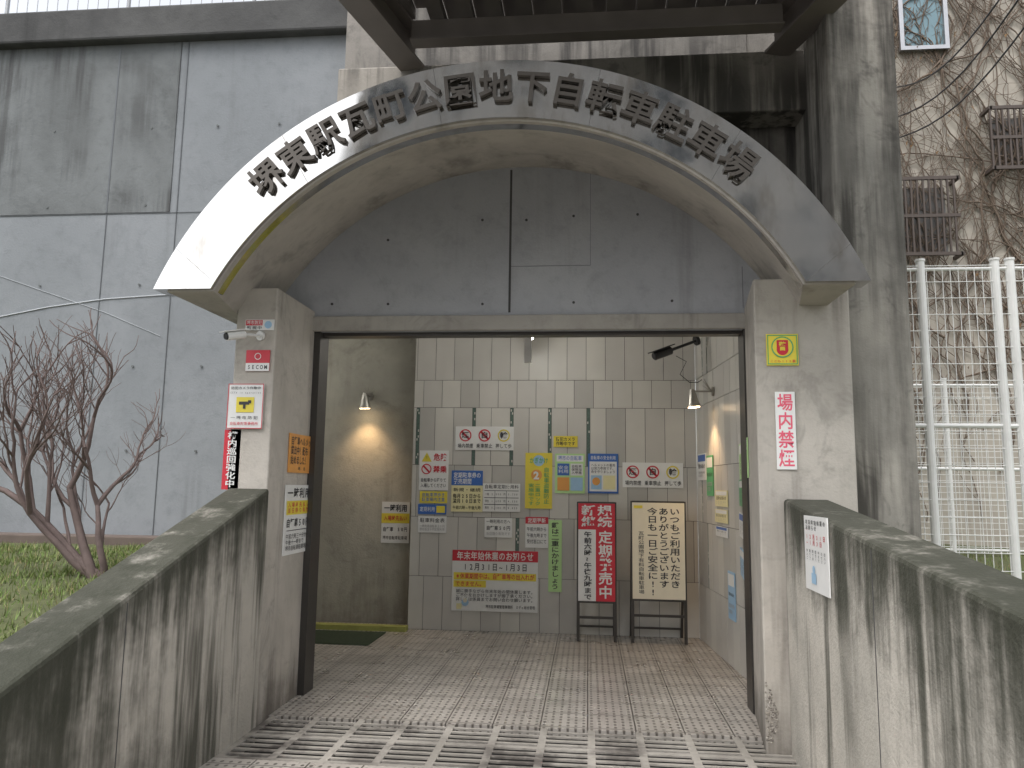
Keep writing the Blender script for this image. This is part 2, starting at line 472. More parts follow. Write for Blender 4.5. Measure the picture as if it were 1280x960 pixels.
for y in (5.18, 4.2, 3.2):
    a = ext(L1, L0, y); b = ext(R1, R0, y)
    mb.obox((a.x+.13, y, ZR+.03), (b.x-.13, y, ZR+.03), .12, .015); mb.obox((a.x+.13, y, ZR+.12), (b.x-.13, y, ZR+.12), .03, .16)
mb.obj('roof_beams', M_roof, RF)
mb = MB()
def ylim(x):
    if x < l1.x: return l1.y+(x-l1.x)*(l0.y-l1.y)/(l0.x-l1.x)
    if x > r1.x: return r1.y+(x-r1.x)*(r0.y-r1.y)/(r0.x-r1.x)
    return YE
x = l0.x-.1
while x < r0.x+.1:
    mb.box(x, x+.11, yn, max(yn+.05, ylim(x)), ZR+.28, ZR+.36)
    mb.box(x+.11, x+.22, yn, max(yn+.05, ylim(x)), ZR+.37, ZR+.39)
    x += .22
mb.obj('roof_deck', M_deck, RF)

# ------------------------------------------------------------------ interior
M_tA = [plain('wall_tile_a', (.56, .54, .50), .35, 0, .16, 2), plain('wall_tile_b', (.48, .465, .43), .35, 0, .16, 2), plain('wall_tile_c', (.61, .59, .54), .35, 0, .16, 2),
        plain('tile_grout', (.11, .10, .09), .9), plain('mosaic_green', (.10, .15, .125), .4, 0, .5, 60)]
def tilewall(name, p0, p1, z1, seed, strips):
    rnd = random.Random(seed)
    L = (Vector(p1)-Vector(p0)).length; ang = math.atan2(p1[1]-p0[1], p1[0]-p0[0])
    mb = MB(); mb.box(0, L, .008, .15, -.05, z1, m=3)
    z = 0; hs = [.55, .62, .55, .62, .30, .62]; k = 0
    while z < z1-.05:
        h = hs[k % len(hs)]; x = -rnd.random()*.2
        while x < L:
            w = .205
            xa_, xb_ = max(0, x+.0026), min(L, x+w-.0026)
            if xb_-xa_ > .01:
                if rnd.random() < strips and h > .4 and xb_-xa_ > .15:
                    mb.box(xa_, xa_+.032, .004, .03, z+.002, z+h-.002, m=4)
                    mb.box(xa_+.036, xb_, 0+rnd.random()*.0015, .03, z+.002, min(z+h, z1)-.002, m=rnd.choice((0, 1, 2)))
                    for q in range(int(h/.032)):
                        if rnd.random() < .3:
                            mb.box(xa_+.003+(q % 2)*.014, xa_+.015+(q % 2)*.014, .002, .03, z+.004+q*.032, z+.028+q*.032, m=2)
                else:
                    mb.box(xa_, xb_, rnd.random()*.002, .03, z+.0025, min(z+h, z1)-.0025, m=rnd.choice((0, 0, 1, 2)))
            x += w
        z += h; k += 1
    return mb.obj(name, M_tA, B, loc=(p0[0], p0[1], 0), rotz=ang)
xlb = sv(512, 700, 'Y', YB).x; xrb = sv(873, 700, 'Y', YB).x
tilewall('tiled_back_wall', (xlb, YB), (xrb, YB), 3.15, 3, .10)
PR0 = Vector((xrb, YB-.0, 0)); PR1 = Vector((XR+.17, 5.85, 0))
tilewall('tiled_side_wall', (PR0.x, PR0.y), (PR1.x, PR1.y), 3.15, 5, .08)
M_iw = concrete('interior_concrete', (.46, .44, .37), (.36, .345, .29), (.15, .13, .1), .4,
                dirt=[(0, 0, -1, 0, -.5, .3, .6)])
box('interior_far_wall', -6.5, xlb-.0, YB+.25, YB+.45, -.6, 3.15, M_iw, B)
box('back_wall_return', xlb, xlb+.12, YB+.16, YB+.249, -.05, 3.15, M_iw, B)
box('interior_end_wall', -6.7, -6.5, 6.3, YB+.45, -.6, 3.15, M_iw, B)
box('ceiling', -6.7, 1.8, 6.302, 9, 3.15, 3.3, plain('ceiling_board', (.5, .49, .45), .8), B)
box('outer_side', XR+.35, XR+.5, 6.3, 8.8, -.1, 3.15, M_iw, B)
# ---- floor
m, n_, l_, b_ = newmat('perforated_floor_tile')
tc = n_.new('ShaderNodeTexCoord').outputs['Object']
sep = n_.new('ShaderNodeSeparateXYZ'); l_.new(tc, sep.inputs[0])
def saw(sock, per):
    a = mth(n_, l_, 'DIVIDE', sock, per); f = mth(n_, l_, 'FRACT', a)
    return mth(n_, l_, 'MULTIPLY', mth(n_, l_, 'SUBTRACT', .5, mth(n_, l_, 'ABSOLUTE', mth(n_, l_, 'SUBTRACT', f, .5))), per)
gx = saw(sep.outputs[0], .3); gy = saw(sep.outputs[1], .3)
g = mth(n_, l_, 'MINIMUM', gx, gy)
grout = ramp(n_, l_, g, .0025, .006)
dx = mth(n_, l_, 'SUBTRACT', .025, saw(sep.outputs[0], .05)); dy = mth(n_, l_, 'SUBTRACT', .03, saw(sep.outputs[1], .06))
dd = mth(n_, l_, 'SQRT', mth(n_, l_, 'ADD', mth(n_, l_, 'MULTIPLY', dx, dx), mth(n_, l_, 'MULTIPLY', mth(n_, l_, 'MULTIPLY', dy, dy), .5)))
dot = ramp(n_, l_, dd, .013, .0075)
base = mix(n_, l_, ramp(n_, l_, noise(n_, l_, tc, 1.3, 4, .65), .3, .7), (.54, .50, .455), (.41, .38, .345))
wn = n_.new('ShaderNodeTexWhiteNoise'); wn.noise_dimensions = '2D'
sn = n_.new('ShaderNodeVectorMath'); sn.operation = 'SNAP'; l_.new(tc, sn.inputs[0]); sn.inputs[1].default_value = (.3, .3, 99)
l_.new(sn.outputs[0], wn.inputs['Vector'])
base = mix(n_, l_, mth(n_, l_, 'MULTIPLY', wn.outputs['Value'], .3), base, (.24, .22, .20))
base = mix(n_, l_, mth(n_, l_, 'MULTIPLY', dot, .85), base, (.07, .06, .05))
base = mix(n_, l_, grout, (.09, .08, .07), base)
base = mix(n_, l_, mth(n_, l_, 'MULTIPLY', ramp(n_, l_, noise(n_, l_, tc, 4, 4, .75), .52, .78), .6), base, (.13, .115, .10))
l_.new(base, b_.inputs['Base Color'])
rgh = n_.new('ShaderNodeMapRange'); rgh.inputs[3].default_value = .15; rgh.inputs[4].default_value = .45
l_.new(noise(n_, l_, tc, 3, 3), rgh.inputs[0]); l_.new(rgh.outputs[0], b_.inputs['Roughness'])
hh = mth(n_, l_, 'SUBTRACT', grout, mth(n_, l_, 'MULTIPLY', dot, .6)); bump(n_, l_, hh, .003, .8, b_)
M_floor = m
G0, G1 = 4.28, 5.06
FL = empty('pavement')
mb = MB()
mb.box(-6.5, XR+.4, G1, YB+.3, -.06, 0)
mb.box(XL+.02, 1.17, -4, G0, -.06, 0)
mb.obj('tiled_floor', M_floor, FL)
DG = empty('drain_grating')
M_bar = concrete('grating_tile', (.42, .39, .35), (.28, .26, .23), (.06, .05, .045), streak=.8, sc=(3, 3, 3), sthr=(.45, .65), blotch=.6)
mb = MB(); mb.box(XL-.02, 1.2, G0+.001, G1-.001, -.14, -.12); mb.obj('channel', plain('channel_dark', (.015, .015, .014), .95), DG)
mb = MB()
nx = 11; W = (1.17-XL-.02)/nx; rowh = (G1-G0)/2
for i in range(nx):
    x0 = XL+.02+i*W
    mb.box(x0, x0+.045, G0, G1, -.012, -.001)
for rw in range(2):
    ya = G0+rw*rowh
    pit = rowh/5
    for j in range(5):
        y0 = ya+j*pit
        wv = .045 if j == 0 else .026
        mb.box(XL+.02, 1.17, y0, y0+wv, -.0115, -.0015)
mb.obj('grating_bars', M_bar, DG)
q = sv(512, 786, 'Z', 0)
box('step_edging', -4.5, q.x, 8.02, 8.14, 0.001, .05, plain('yellow_green_edging', (.35, .36, .10), .6, 0, .3, 10))
mb = MB(); mb.box(-4.6, -2.05, 7.3, 7.95, .002, .006)
for i in range(22): mb.box(-4.6, -2.05, 7.31+i*.029, 7.323+i*.029, .0065, .012)
mb.obj('floor_mat', plain('green_rubber_mat', (.06, .085, .05), .7))

# ------------------------------------------------------------------ parapets
def zl(Y): return .75+(1.47-.75)*(Y-2.6)/(YP-2.6)
def zr(Y): return 1.17+(1.45-1.17)*(Y-2.25)/(4.78-2.25)
def parapet(name, xi, xo, y1, zf, slope, z0, hi, lo, more):
    mt = concrete(name+'_concrete', (.58, .54, .475), (.43, .405, .355), (.038, .040, .026), .85, sthr=(.48, .63),
                  dirt=[(0, -slope, 1, -z0, lo, .0, hi)]+more, bumpd=.016, blotch=.5)
    ys = [-2+i*(y1+2)/30 for i in range(31)]
    V = []; Fc = []
    for y in ys:
        z = max(.15, zf(y))
        V += [(xi, y, -.1), (xi, y, z), (xo, y, z), (xo, y, -.1)]
    for i in range(30):
        a = 4*i
        for k in range(3): Fc.append((a+k, a+k+1, a+5+k, a+4+k))
    Fc.append((0, 3, 2, 1)); e = 4*30; Fc.append((e, e+1, e+2, e+3))
    o = mesh(name, V, Fc, mt); bevel(o, .02, 2); return o
sl = (1.47-.75)/(YP-2.6)
parapet('parapet_wall', XL+.02, XL-.26, YP-.003, zl, sl, .75-sl*2.6, .95, -.5, [(0, -1, -.6, 3.7, -.5, .8, .85)])
sr = (1.45-1.17)/(4.78-2.25)
XPR = 1.16
parapet('parapet_wall', XPR, XPR+.27, 4.777, zr, sr, 1.17-sr*2.25, .95, -.5, [(0, -1, .6, 2.5, -.4, .9, .85)])
mb = MB()
for x, s_ in ((XL+.0205, 1), (XPR-.0005, -1)):
    mb.box(min(x, x+s_*.002), max(x, x+s_*.002), 3.35, 3.354, 0, (zl if s_ > 0 else zr)(3.35)-.03)
mb.obj('parapet_joint', M_groove)
# ------------------------------------------------------------------ terrain
def fbm(x, y): return .5*math.sin(x*2.1+y*1.3)+.3*math.sin(x*4.7-y*3.9)+.2*math.sin(x*9+y*7.7)
def zt(x, y):
    return min(.72+.05*y, zl(y)-.09)+.015*fbm(x, y)
def grid(name, x0, x1, y0, y1, zf, nx, ny, mat, parent=None):
    V = []; Fc = []
    for j in range(ny+1):
        for i in range(nx+1):
            x = x0+(x1-x0)*i/nx; y = y0+(y1-y0)*j/ny; V.append((x, y, zf(x, y)))
    for j in range(ny):
        for i in range(nx):
            a = j*(nx+1)+i; Fc.append((a, a+1, a+nx+2, a+nx+1))
    return mesh(name, V, Fc, mat, parent, smooth=True)
M_turf = plain('turf', (.09, .10, .04), .95, 0, .5, 14)
M_gr = [plain('grass_blade_a', (.12, .19, .04), .7), plain('grass_blade_b', (.19, .24, .07), .7), plain('grass_blade_c', (.28, .24, .12), .8)]
def lawn(x0, x1, y0, y1, zf, cnt, bx):
    root = empty('lawn')
    grid('turf', x0, x1, y0, y1, zf, 60, 40, M_turf, root)
    mb = MB()
    for i in range(cnt):
        x = random.uniform(*bx[0]); y = random.uniform(*bx[1])
        if fbm(x*1.5, y*1.5) < -.35 and random.random() < .75: continue
        z = zf(x, y); h = random.uniform(.02, .06); a = random.random()*6.28; w = .004
        dx, dy = math.cos(a)*w, math.sin(a)*w; lx, ly = random.gauss(0, .02), random.gauss(0, .02)
        mb.add([(x-dx, y-dy, z-.005), (x+dx, y+dy, z-.005), (x+lx, y+ly, z+h)], [(0, 1, 2)], random.choice((0, 0, 1, 1, 2)))
    mb.obj('grass_blades', M_gr, root)
    return root
lawn(-16, XL-.262, -3, 5.99, zt, 26000, ((-5.2, XL-.27), (2.2, 5.6)))
ztr = lambda x, y: .80+.03*fbm(x, y)+.02*(y-5)
lawn(XPR+.272, 14, -3, 10.5, lambda x, y: min(ztr(x, y), zr(y)-.08), 9000, ((2.2, 6.5), (3.0, 9)))
box('kerb', -16, XL-.3, 5.78, 5.985, .6, 1.07, plain('brown_kerb', (.13, .10, .085), .9, 0, .3, 5), None, .01)
grid('ground', -300, 300, -300, 300, lambda x, y: -.2, 4, 4, plain('asphalt', (.12, .12, .115), .9))

# ------------------------------------------------------------------ bare shrub
def shrub(name, base, trunks, mat, depth=4, seed=1, xmax=None, ch=(3, 3, 4)):
    rnd = random.Random(seed)
    cu = bpy.data.curves.new(name, 'CURVE'); cu.dimensions = '3D'; cu.bevel_depth = 1; cu.bevel_resolution = 1
    def grow(p, d, L, r, k):
        pts = [p.copy()]; n = 5; q = p.copy(); dd = d.copy()
        for i in range(n):
            dd = (dd+Vector((rnd.gauss(0, .13), rnd.gauss(0, .13), rnd.gauss(.05, .1))))
            if xmax is not None and q.x > xmax: dd.x -= .22
            dd.normalize()
            q = q+dd*(L/n); pts.append(q.copy())
        sp = cu.splines.new('POLY'); sp.points.add(n)
        for i, (a, b) in enumerate(zip(sp.points, pts)):
            a.co = (*b, 1); a.radius = r*(1-.45*i/n)
        if k <= 0: return
        for j in range(rnd.choice(ch)):
            t = rnd.choice((2, 3, 4, 5)) if j else 5
            ax = Vector((rnd.gauss(0, 1), rnd.gauss(0, 1), rnd.gauss(0, .5))).normalized()
            nd = (dd+ax*rnd.uniform(.35, .75)).normalized()
            grow(pts[t], nd, L*rnd.uniform(.6, .85), r*(.6 if t == 5 else .45), k-1)
    for d, L, r in trunks: grow(Vector(base)+Vector((rnd.uniform(-.04, .04), rnd.uniform(-.04, .04), 0)), Vector(d).normalized(), L, r, depth)
    cu.materials.append(mat)
    o = bpy.data.objects.new(name, cu); S.collection.objects.link(o); return o
M_bark = plain('bark', (.15, .11, .10), .85, 0, .4, 20)
bp = sv(128, 724, 'Z', .93)
shrub('bare_shrub', (bp.x, bp.y, .9), [((-.75, .1, .8), .62, .034), ((-.35, -.1, 1), .6, .030), ((-.08, .1, 1), .48, .024), ((-1.0, -.1, .55), .6, .028)], M_bark, 4, 5, bp.x+.0)

FT = empty('wall_top_railing')
mb = MB(); z0 = ZW+.3
x = -9
while x < XW-.6:
    mb.cyl((x, 6.15, z0), (x, 6.15, z0+1.0), .018, n=8)
    x += 1.2
for z in (.08, .5, .95): mb.cyl((-9, 6.15, z0+z), (XW-.6, 6.15, z0+z), .012, n=8)
x = -9
while x < XW-.6:
    mb.cyl((x, 6.15, z0+.05), (x, 6.15, z0+.95), .004, n=5); x += .1
mb.obj('railing', plain('galvanised', (.4, .41, .42), .5, .3), FT)
shrub('bare_tree', (-4.9, 7.6, 4.2), [((-.2, 0, 1), .8, .05), ((.6, 0, .8), .8, .04), ((-.8, 0, .6), .9, .04)], M_bark, 4, 11)

# ------------------------------------------------------------------ posters
BW = ('Y', YB)
ic = [('ring', .17, .38, .26, 'r'), ('slash', .17, .38, .26, 'r'), ('t', .10, .22, .24, .52, 'k', '煙', .03), ('ring', .5, .38, .26, 'r'), ('slash', .5, .38, .26, 'r'),
      ('t', .43, .22, .57, .52, 'k', '自', .03), ('ring', .83, .38, .26, 'y'), ('t', .76, .22, .9, .52, 'k', '輪', .03),
      ('t', .04, .72, .31, .93, 'k', '場内禁煙'), ('t', .36, .72, .64, .93, 'k', '乗車禁止'), ('t', .69, .72, .97, .93, 'k', '押して歩')]
poster('notice_sign', 570, 533, 642, 563, BW, 0, 'w', ic)
poster('notice_sign', 778, 578, 854, 610, BW, 0, 'w', ic)
poster('notice_sign', 525, 563, 560, 613, BW, 0, 'w', [('tri', .25, .18, .13, 'y'), ('t', .2, .1, .3, .24, 'k', '!', .03), ('t', .48, .07, .95, .27, 'r', '危険', .04),
       ('ring', .25, .47, .13, 'r'), ('slash', .25, .47, .13, 'r'), ('t', .48, .38, .95, .57, 'r', '禁乗', .04), ('t', .06, .68, .94, .95, 'k', ['自転車から降りて', '入場してください'], .02)])
poster('notice_sign', 525, 614, 559, 629, BW, 0, 'y', [('t', .08, .1, .92, .9, 'b', ['自転車押歩き', '駐車場内注意'])])
poster('notice_sign', 523, 630, 558, 643, BW, 0, 'b', [('t', .06, .15, .6, .85, 'w', '定期利用'), ('r', .65, .15, .95, .85, 'y')])
poster('notice_sign', 523, 645, 558, 666, BW, 0, 'w', [('t', .06, .1, .94, .4, 'k', '駐車料金表'), ('t', .06, .5, .94, .9, 'gy', ['一時利用自転車五十円', '原付百五十円定期利用'])])
poster('notice_sign', 565, 588, 603, 640, BW, 0, 'ly', [('r', 0, 0, 1, .36, 'b'), ('t', .06, .04, .94, .34, 'w', ['定期駐車券の', '発売期間'], .03),
       ('t', .06, .42, .94, .52, 'k', '新規・継続'), ('t', .05, .56, .95, .8, 'k', ['毎月25日から', '翌月10日まで'], .03), ('t', .05, .85, .95, .95, 'k', '午前六時~午後九時')])
poster('notice_sign', 604, 604, 650, 640, BW, 0, 'w', [('t', .04, .04, .96, .2, 'k', '自転車定期使用料'), ('r', .04, .25, .96, .27, 'k'), ('r', .04, .5, .96, .52, 'k'), ('r', .04, .74, .96, .76, 'k'), ('r', .32, .25, .33, .95, 'k'), ('r', .63, .25, .64, .95, 'k'),
       ('t', .06, .29, .94, .48, 'k', '一般 2,000 円 5,700'), ('t', .06, .54, .94, .72, 'k', '学生 1,600 円 4,500'), ('t', .06, .78, .94, .95, 'k', '原付 3,100 円 8,800')])
poster('poster', 657, 566, 690, 636, BW, 0, 'y', [('c', .5, .14, .1, 'lb'), ('t', .15, .08, .85, .2, 'g', 'かぎかけ', .04), ('c', .42, .4, .1, 'o'), ('t', .2, .31, .62, .5, 'w', '2', .08), ('v', .68, .26, .9, .92, 'g', '自転車盗難防止'),
       ('v', .1, .55, .6, .95, 'g', ['二重ロック', '実施中です'])])
poster('notice_sign', 692, 545, 722, 559, BW, 0, 'y', [('t', .1, .1, .9, .9, 'k', ['防犯カメラ', '作動中です'], .03)])
poster('poster', 694, 567, 731, 617, BW, 0, 'lg', [('r', .05, .04, .95, .2, 'w'), ('t', .1, .05, .9, .18, 'b', '堺市の自転車'), ('r', .08, .25, .48, .55, 'b'), ('r', .52, .25, .93, .55, 'w'), ('r', .08, .6, .48, .93, 'o'), ('r', .52, .6, .93, .93, 'lb'),
       ('t', .1, .3, .46, .5, 'w', ['安全', '利用']), ('t', .55, .28, .9, .52, 'k', ['自転車', '保険加', '入義務'])])
poster('poster', 735, 567, 773, 617, BW, 0, 'b', [('r', .05, .2, .95, .95, 'w'), ('t', .08, .04, .92, .17, 'w', '自転車の安全利用'), ('t', .1, .25, .9, .5, 'k', ['ヘルメットの着用', 'は努力義務です。', '命を守りましょう']), ('r', .1, .55, .45, .9, 'lb'), ('r', .5, .55, .9, .9, 'ly'), ('c', .27, .7, .1, 'o')])
poster('notice_sign', 478, 627, 511, 679, ('Y', YB+.25), 0, 'w', [('r', 0, .28, 1, .52, 'y'), ('t', .08, .06, .92, .25, 'k', '一時利用', .05), ('t', .08, .32, .92, .48, 'r', '入場時先払い', .03), ('t', .06, .6, .94, .74, 'k', '自転車　50円', .03), ('t', .06, .8, .94, .95, 'k', '堺市自転車駐車場')])
poster('notice_sign', 606, 647, 640, 672, BW, 0, 'w', [('t', .06, .08, .94, .3, 'k', '一時利用の方へ'), ('t', .06, .4, .94, .65, 'k', '自転車50円', .03), ('t', .06, .72, .94, .9, 'gy', '当日限り有効です')])
poster('notice_sign', 657, 646, 685, 685, BW, 0, 'w', [('r', 0, 0, 1, .22, 'r'), ('t', .1, .03, .9, .2, 'w', '定期更新', .03), ('t', .06, .3, .94, .9, 'k', ['午前六時から', '午後九時まで', '受付窓口にて'])])
poster('notice_sign', 686, 650, 702, 740, BW, 0, 'lg', [('v', .12, .03, .88, .97, 'k', '鍵は二重にかけましょう', .03)])
poster('closure_notice', 566, 687, 672, 766, BW, 0, 'w', [('r', .0, 0, 1, .18, 'r'), ('t', .05, .02, .95, .17, 'w', '年末年始休業のお知らせ', .03), ('t', .12, .2, .88, .35, 'k', '12月31日~1月3日', .03),
       ('r', .02, .37, .98, .49, 'y'), ('t', .04, .38, .96, .48, 'r', '※休業期間中は、自転車等の出入れが', .03), ('r', .02, .5, .4, .61, 'y'), ('t', .04, .51, .38, .6, 'r', 'できません。', .03),
       ('t', .05, .64, .97, .84, 'k', ['誠に勝手ながら年末年始の間休業します。', 'ご不便をおかけしますが御了承ください。', '詳しくは係員までお問い合わせ願います。']), ('t', .4, .88, .97, .96, 'k', '堺市駐車場管理事務所　ミディ総合管理'),
       ('c', .16, .86, .06, 'lb'), ('c', .16, .83, .035, 'c'), ('r', .06, .88, .12, .97, 'ly')])
dv = (PR1-PR0).normalized(); nr = Vector((dv.y, -dv.x, 0)); rz = math.atan2(dv.y, dv.x)
SW = ('P', (PR0, nr))
for (u0, v0, u1, v1, bs, tx) in ((873, 568, 884, 600, 'w', '駐輪'), (895, 613, 911, 634, 'ly', '注意'), (895, 636, 911, 655, 'ly', '防犯'), (896, 657, 911, 673, 'w', '案内'), (911, 713, 921, 778, 'lb', '定期'), (884, 570, 893, 620, 'g', '市')):
    poster('notice_sign', u0, v0, u1, v1, SW, rz, bs, [('r', .06, .05, .94, .3, 'w' if bs != 'w' else 'b'), ('t', .1, .35, .9, .6, 'k', tx+'のお知らせ'), ('t', .1, .65, .9, .9, 'gy', ['自転車駐車場', '利用案内'])])
PF = ('Y', YP); PI = ('X', XL)
poster('notice_sign', 308, 400, 343, 413, PF, 0, 'w', [('r', .02, .05, .6, .55, 'r'), ('t', .05, .08, .58, .5, 'w', '堺市防犯'), ('t', .05, .6, .6, .95, 'k', '監視中'), ('c', .8, .5, .35, 'lb')])
poster('security_plate', 309, 438, 337, 464, PF, 0, 'r', [('r', 0, .62, 1, 1, 'w'), ('t', .06, .66, .94, .96, 'k', 'SECOM', .04), ('ring', .5, .3, .16, 'w')])
poster('camera_warning_sign', 287, 480, 328, 536, ('Y', YP-.01), 0, 'w', [('r', 0, 0, 1, .015, 'r'), ('r', 0, .985, 1, 1, 'r'), ('r', 0, 0, .02, 1, 'r'), ('r', .98, 0, 1, 1, 'r'), ('r', .25, .30, .75, .64, 'y'), ('t', .08, .06, .92, .13, 'k', '防犯カメラ作動中'), ('t', .06, .17, .94, .23, 'k', 'CCTV in operation'), ('r', .33, .40, .62, .47, 'k'), ('r', .58, .37, .67, .44, 'k'), ('r', .45, .47, .52, .56, 'k'), ('t', .1, .72, .9, .8, 'k', '一堺市防犯'), ('t', .1, .85, .9, .93, 'r', '自転車対策事務所')])
poster('notice_sign', 282, 537, 298, 612, ('Y', YP+.01), 0, 'r', [('v', .15, .03, .85, .97, 'w', '構内巡回強化中', .04)])
poster('notice_sign', 361, 541, 390, 592, PI, math.pi/2, 'o', [('t', .06, .06, .94, .8, 'k', ['自転車ヘルメット', '貸出中！配布', '始めました！'], .03), ('t', .3, .84, .7, .95, 'k', '堺市')])
poster('notice_sign', 356, 606, 384, 688, PI, math.pi/2, 'w', [('t', .06, .04, .94, .2, 'k', '一時利用', .05), ('r', .05, .23, .95, .43, 'y'), ('t', .08, .25, .92, .41, 'r', ['入場時先払い', '当日限り有効'], .03), ('t', .06, .48, .94, .62, 'k', '自転車50円', .03), ('r', .08, .65, .92, .66, 'k'), ('t', .06, .7, .94, .95, 'k', ['午前六時三十分から', '午後十一時まで', '堺市自転車駐車場'])])
RPF = ('Y', 4.78)
poster('childrens_safety_sign', 957, 418, 998, 457, RPF, 0, 'y', [('r', .03, .03, .97, .06, 'g'), ('r', .03, .94, .97, .97, 'g'), ('r', .03, .03, .06, .97, 'g'), ('r', .94, .03, .97, .97, 'g'),
       ('c', .5, .42, .34, 'g'), ('c', .5, .42, .3, 'y'), ('r', .32, .2, .68, .5, 'r'), ('c', .5, .5, .18, 'r'), ('t', .38, .25, .62, .55, 'y', '警', .05), ('t', .1, .82, .9, .92, 'r', 'こども110番')])
poster('no_smoking_sign', 968, 490, 996, 587, RPF, 0, 'w', [('v', .08, .02, .92, .98, 'pk', '場内禁煙', .03)])
poster('closure_notice', 1007, 644, 1040, 748, ('X', XPR), -math.pi/2, 'w', [('t', .06, .05, .94, .2, 'k', ['年末年始休業の', 'お知らせ'], .03), ('t', .06, .24, .94, .4, 'r', ['12月31日', '~1月3日'], .03), ('t', .06, .45, .94, .6, 'k', ['休業期間中は出', '入りできません', 'ご了承ください']), ('c', .4, .72, .06, 'lb'), ('r', .3, .76, .5, .9, 'lb')])
a = Vector((xrp, 4.78, 0)); b = Vector((XR+.02, 5.85, 0)); dd = (a-b).normalized(); nn = Vector((dd.y, -dd.x, 0)); rz2 = math.atan2(dd.y, dd.x)
RV = ('P', (a, nn))
for (v0, v1, bs) in ((556, 597, 'lg'), (600, 636, 'g'), (640, 680, 'w'), (682, 734, 'lb')):
    poster('notice_sign', 925, v0, 937, v1, RV, rz2, bs, [('r', .06, .05, .94, .3, 'w' if bs != 'w' else 'b'), ('t', .1, .35, .9, .9, 'k', ['自転車駐', '車場利用', '案内図'])])

def board(u0, v0, u1, v1, Y, base, els, zleg):
    a = sv(u0, v0, 'Y', Y); b = sv(u1, v1, 'Y', Y); w = b.x-a.x; h = a.z-b.z
    c = (a+b)/2
    root = sheet('standing_signboard', w, h, c, 0, base, els, th=.012)
    mb = MB(); zb = -c.z
    for sx in (-1, 1):
        x = sx*(w/2-.0)
        mb.obox((x, .012, h/2+.015), (x, .012, zb+.01), .03, .024)
        mb.obox((x, .02, h/2-.1), (x, .36, zb+.01), .025, .02)
    for z in (h/2+.005, -h/2-.01, -h/2-.16): mb.obox((-w/2, .014, z), (w/2, .014, z), .02, .024)
    mb.obox((-w/2, .33, zb+.1), (w/2, .33, zb+.1), .02, .02)
    mb.obj('frame', M_steelframe, root)
    return root
board(723, 629, 769, 752, 7.8, 'w', [('r', .48, .0, 1, 1, 'r'), ('r', 0, 0, .48, .27, 'r'), ('t', .06, .015, .94, .25, 'w', ['新規', '継続'], .045), ('v', .54, .28, .94, .98, 'w', '定期発売中', .04),
     ('v', .08, .29, .44, .99, 'k', '午前六時~午後九時まで', .04)], 0)
board(790, 628, 857, 750, 7.8, 'c', [('v', .28, .05, .92, .97, 'k', ['いつもご利用いただき', 'ありがとうございます', '今日も一日ご安全に!!'], .03), ('v', .1, .3, .24, .95, 'k', '瓦町公園地下有料自転車駐車場', .01), ('r', .03, .03, .2, .06, 'y')], 0)

# ------------------------------------------------------------------ lamps, cameras
M_em, n_, l_, b_ = newmat('warm_bulb')
b_.inputs['Emission Color'].default_value = (1, .72, .42, 1); b_.inputs['Emission Strength'].default_value = 18
def lamp(p, wallY, tilt, energy, wallX=None):
    root = empty('wall_spot_lamp', p)
    mb = MB()
    d = Vector(tilt).normalized()
    mb.cyl((0, 0, .03), Vector((0, 0, .03))+d*.12, .035, .065, 20)
    mb.cyl(Vector((0, 0, .03))-d*.05, (0, 0, .03), .022, .035, 16)
    base = Vector(wallY)-Vector(p)
    mb.cyl((0, 0, .06), base+Vector((0, 0, .06)), .009, n=8)
    mb.cyl(base*.9+Vector((0, 0, .06)), base+Vector((0, 0, .06)), .045, n=16)
    tang = Vector((1, 0, 0)) if abs(base.y) > abs(base.x) else Vector((0, 1, 0))
    for a in range(7):
        t = a*math.pi/6
        mb.cyl(base*.85+Vector((0, 0, .07)), base*.55+tang*(.10*math.cos(t))+Vector((0, 0, .07+.11*math.sin(t))), .006, .002, n=6)
    mb.obj('fixture', plain('lamp_body', (.4, .38, .34), .35, .8), root)
    mb = MB(); q = Vector((0, 0, .03))+d*.123; mb.cyl(q, q+d*.003, .055, n=20); mb.obj('bulb', M_em, root)
    ld = bpy.data.lights.new('lamp_light', 'SPOT'); ld.energy = energy; ld.color = (1, .64, .34); ld.spot_size = math.radians(100); ld.spot_blend = .9
    ld.shadow_soft_size = .04
    lo = bpy.data.objects.new('lamp_light', ld); S.collection.objects.link(lo); lo.parent = root
    lo.location = q+d*.02; lo.rotation_euler = d.to_track_quat('-Z', 'Y').to_euler()
pl_ = sv(456, 500, 'Y', YB+.06); lamp(pl_, (pl_.x, YB+.25, pl_.z), (0, .12, -1), 18)
pr_ = sv(880, 497, 'Y', 7.4)
tt = (pr_.y-PR0.y)/(PR1.y-PR0.y); wx = PR0.x+(PR1.x-PR0.x)*tt
pr_ = Vector((wx-.2, 7.4, pr_.z)); lamp(pr_, (wx, 7.4, pr_.z), (.1, .0, -1), 26)
FLu = empty('fill_fluorescent')
p = sv(660, 440, 'Y', 7.2)
mb = MB(); mb.box(p.x-.035, p.x+.035, 6.5, 7.7, 3.02, 3.149); mb.obj('housing', M_white, FLu)
m, n_, l_, b_ = newmat('tube_glow'); b_.inputs['Emission Color'].default_value = (1, .98, .93, 1); b_.inputs['Emission Strength'].default_value = 66  # tubes glow out of view, added to brighten the interior
mb = MB(); mb.cyl((p.x, 6.53, 3.0), (p.x, 7.67, 3.0), .016, n=12); mb.obj('tube', m, FLu)
mb = MB(); mb.box(-3.7, -3.63, 6.9, 8.1, 3.02, 3.149); mb.cyl((-3.66, 6.93, 3.0), (-3.66, 8.07, 3.0), .016, n=12, m=1)
mb.obj('fill_fluorescent', [M_white, m])  # second unseen tube, added for the same interior fill
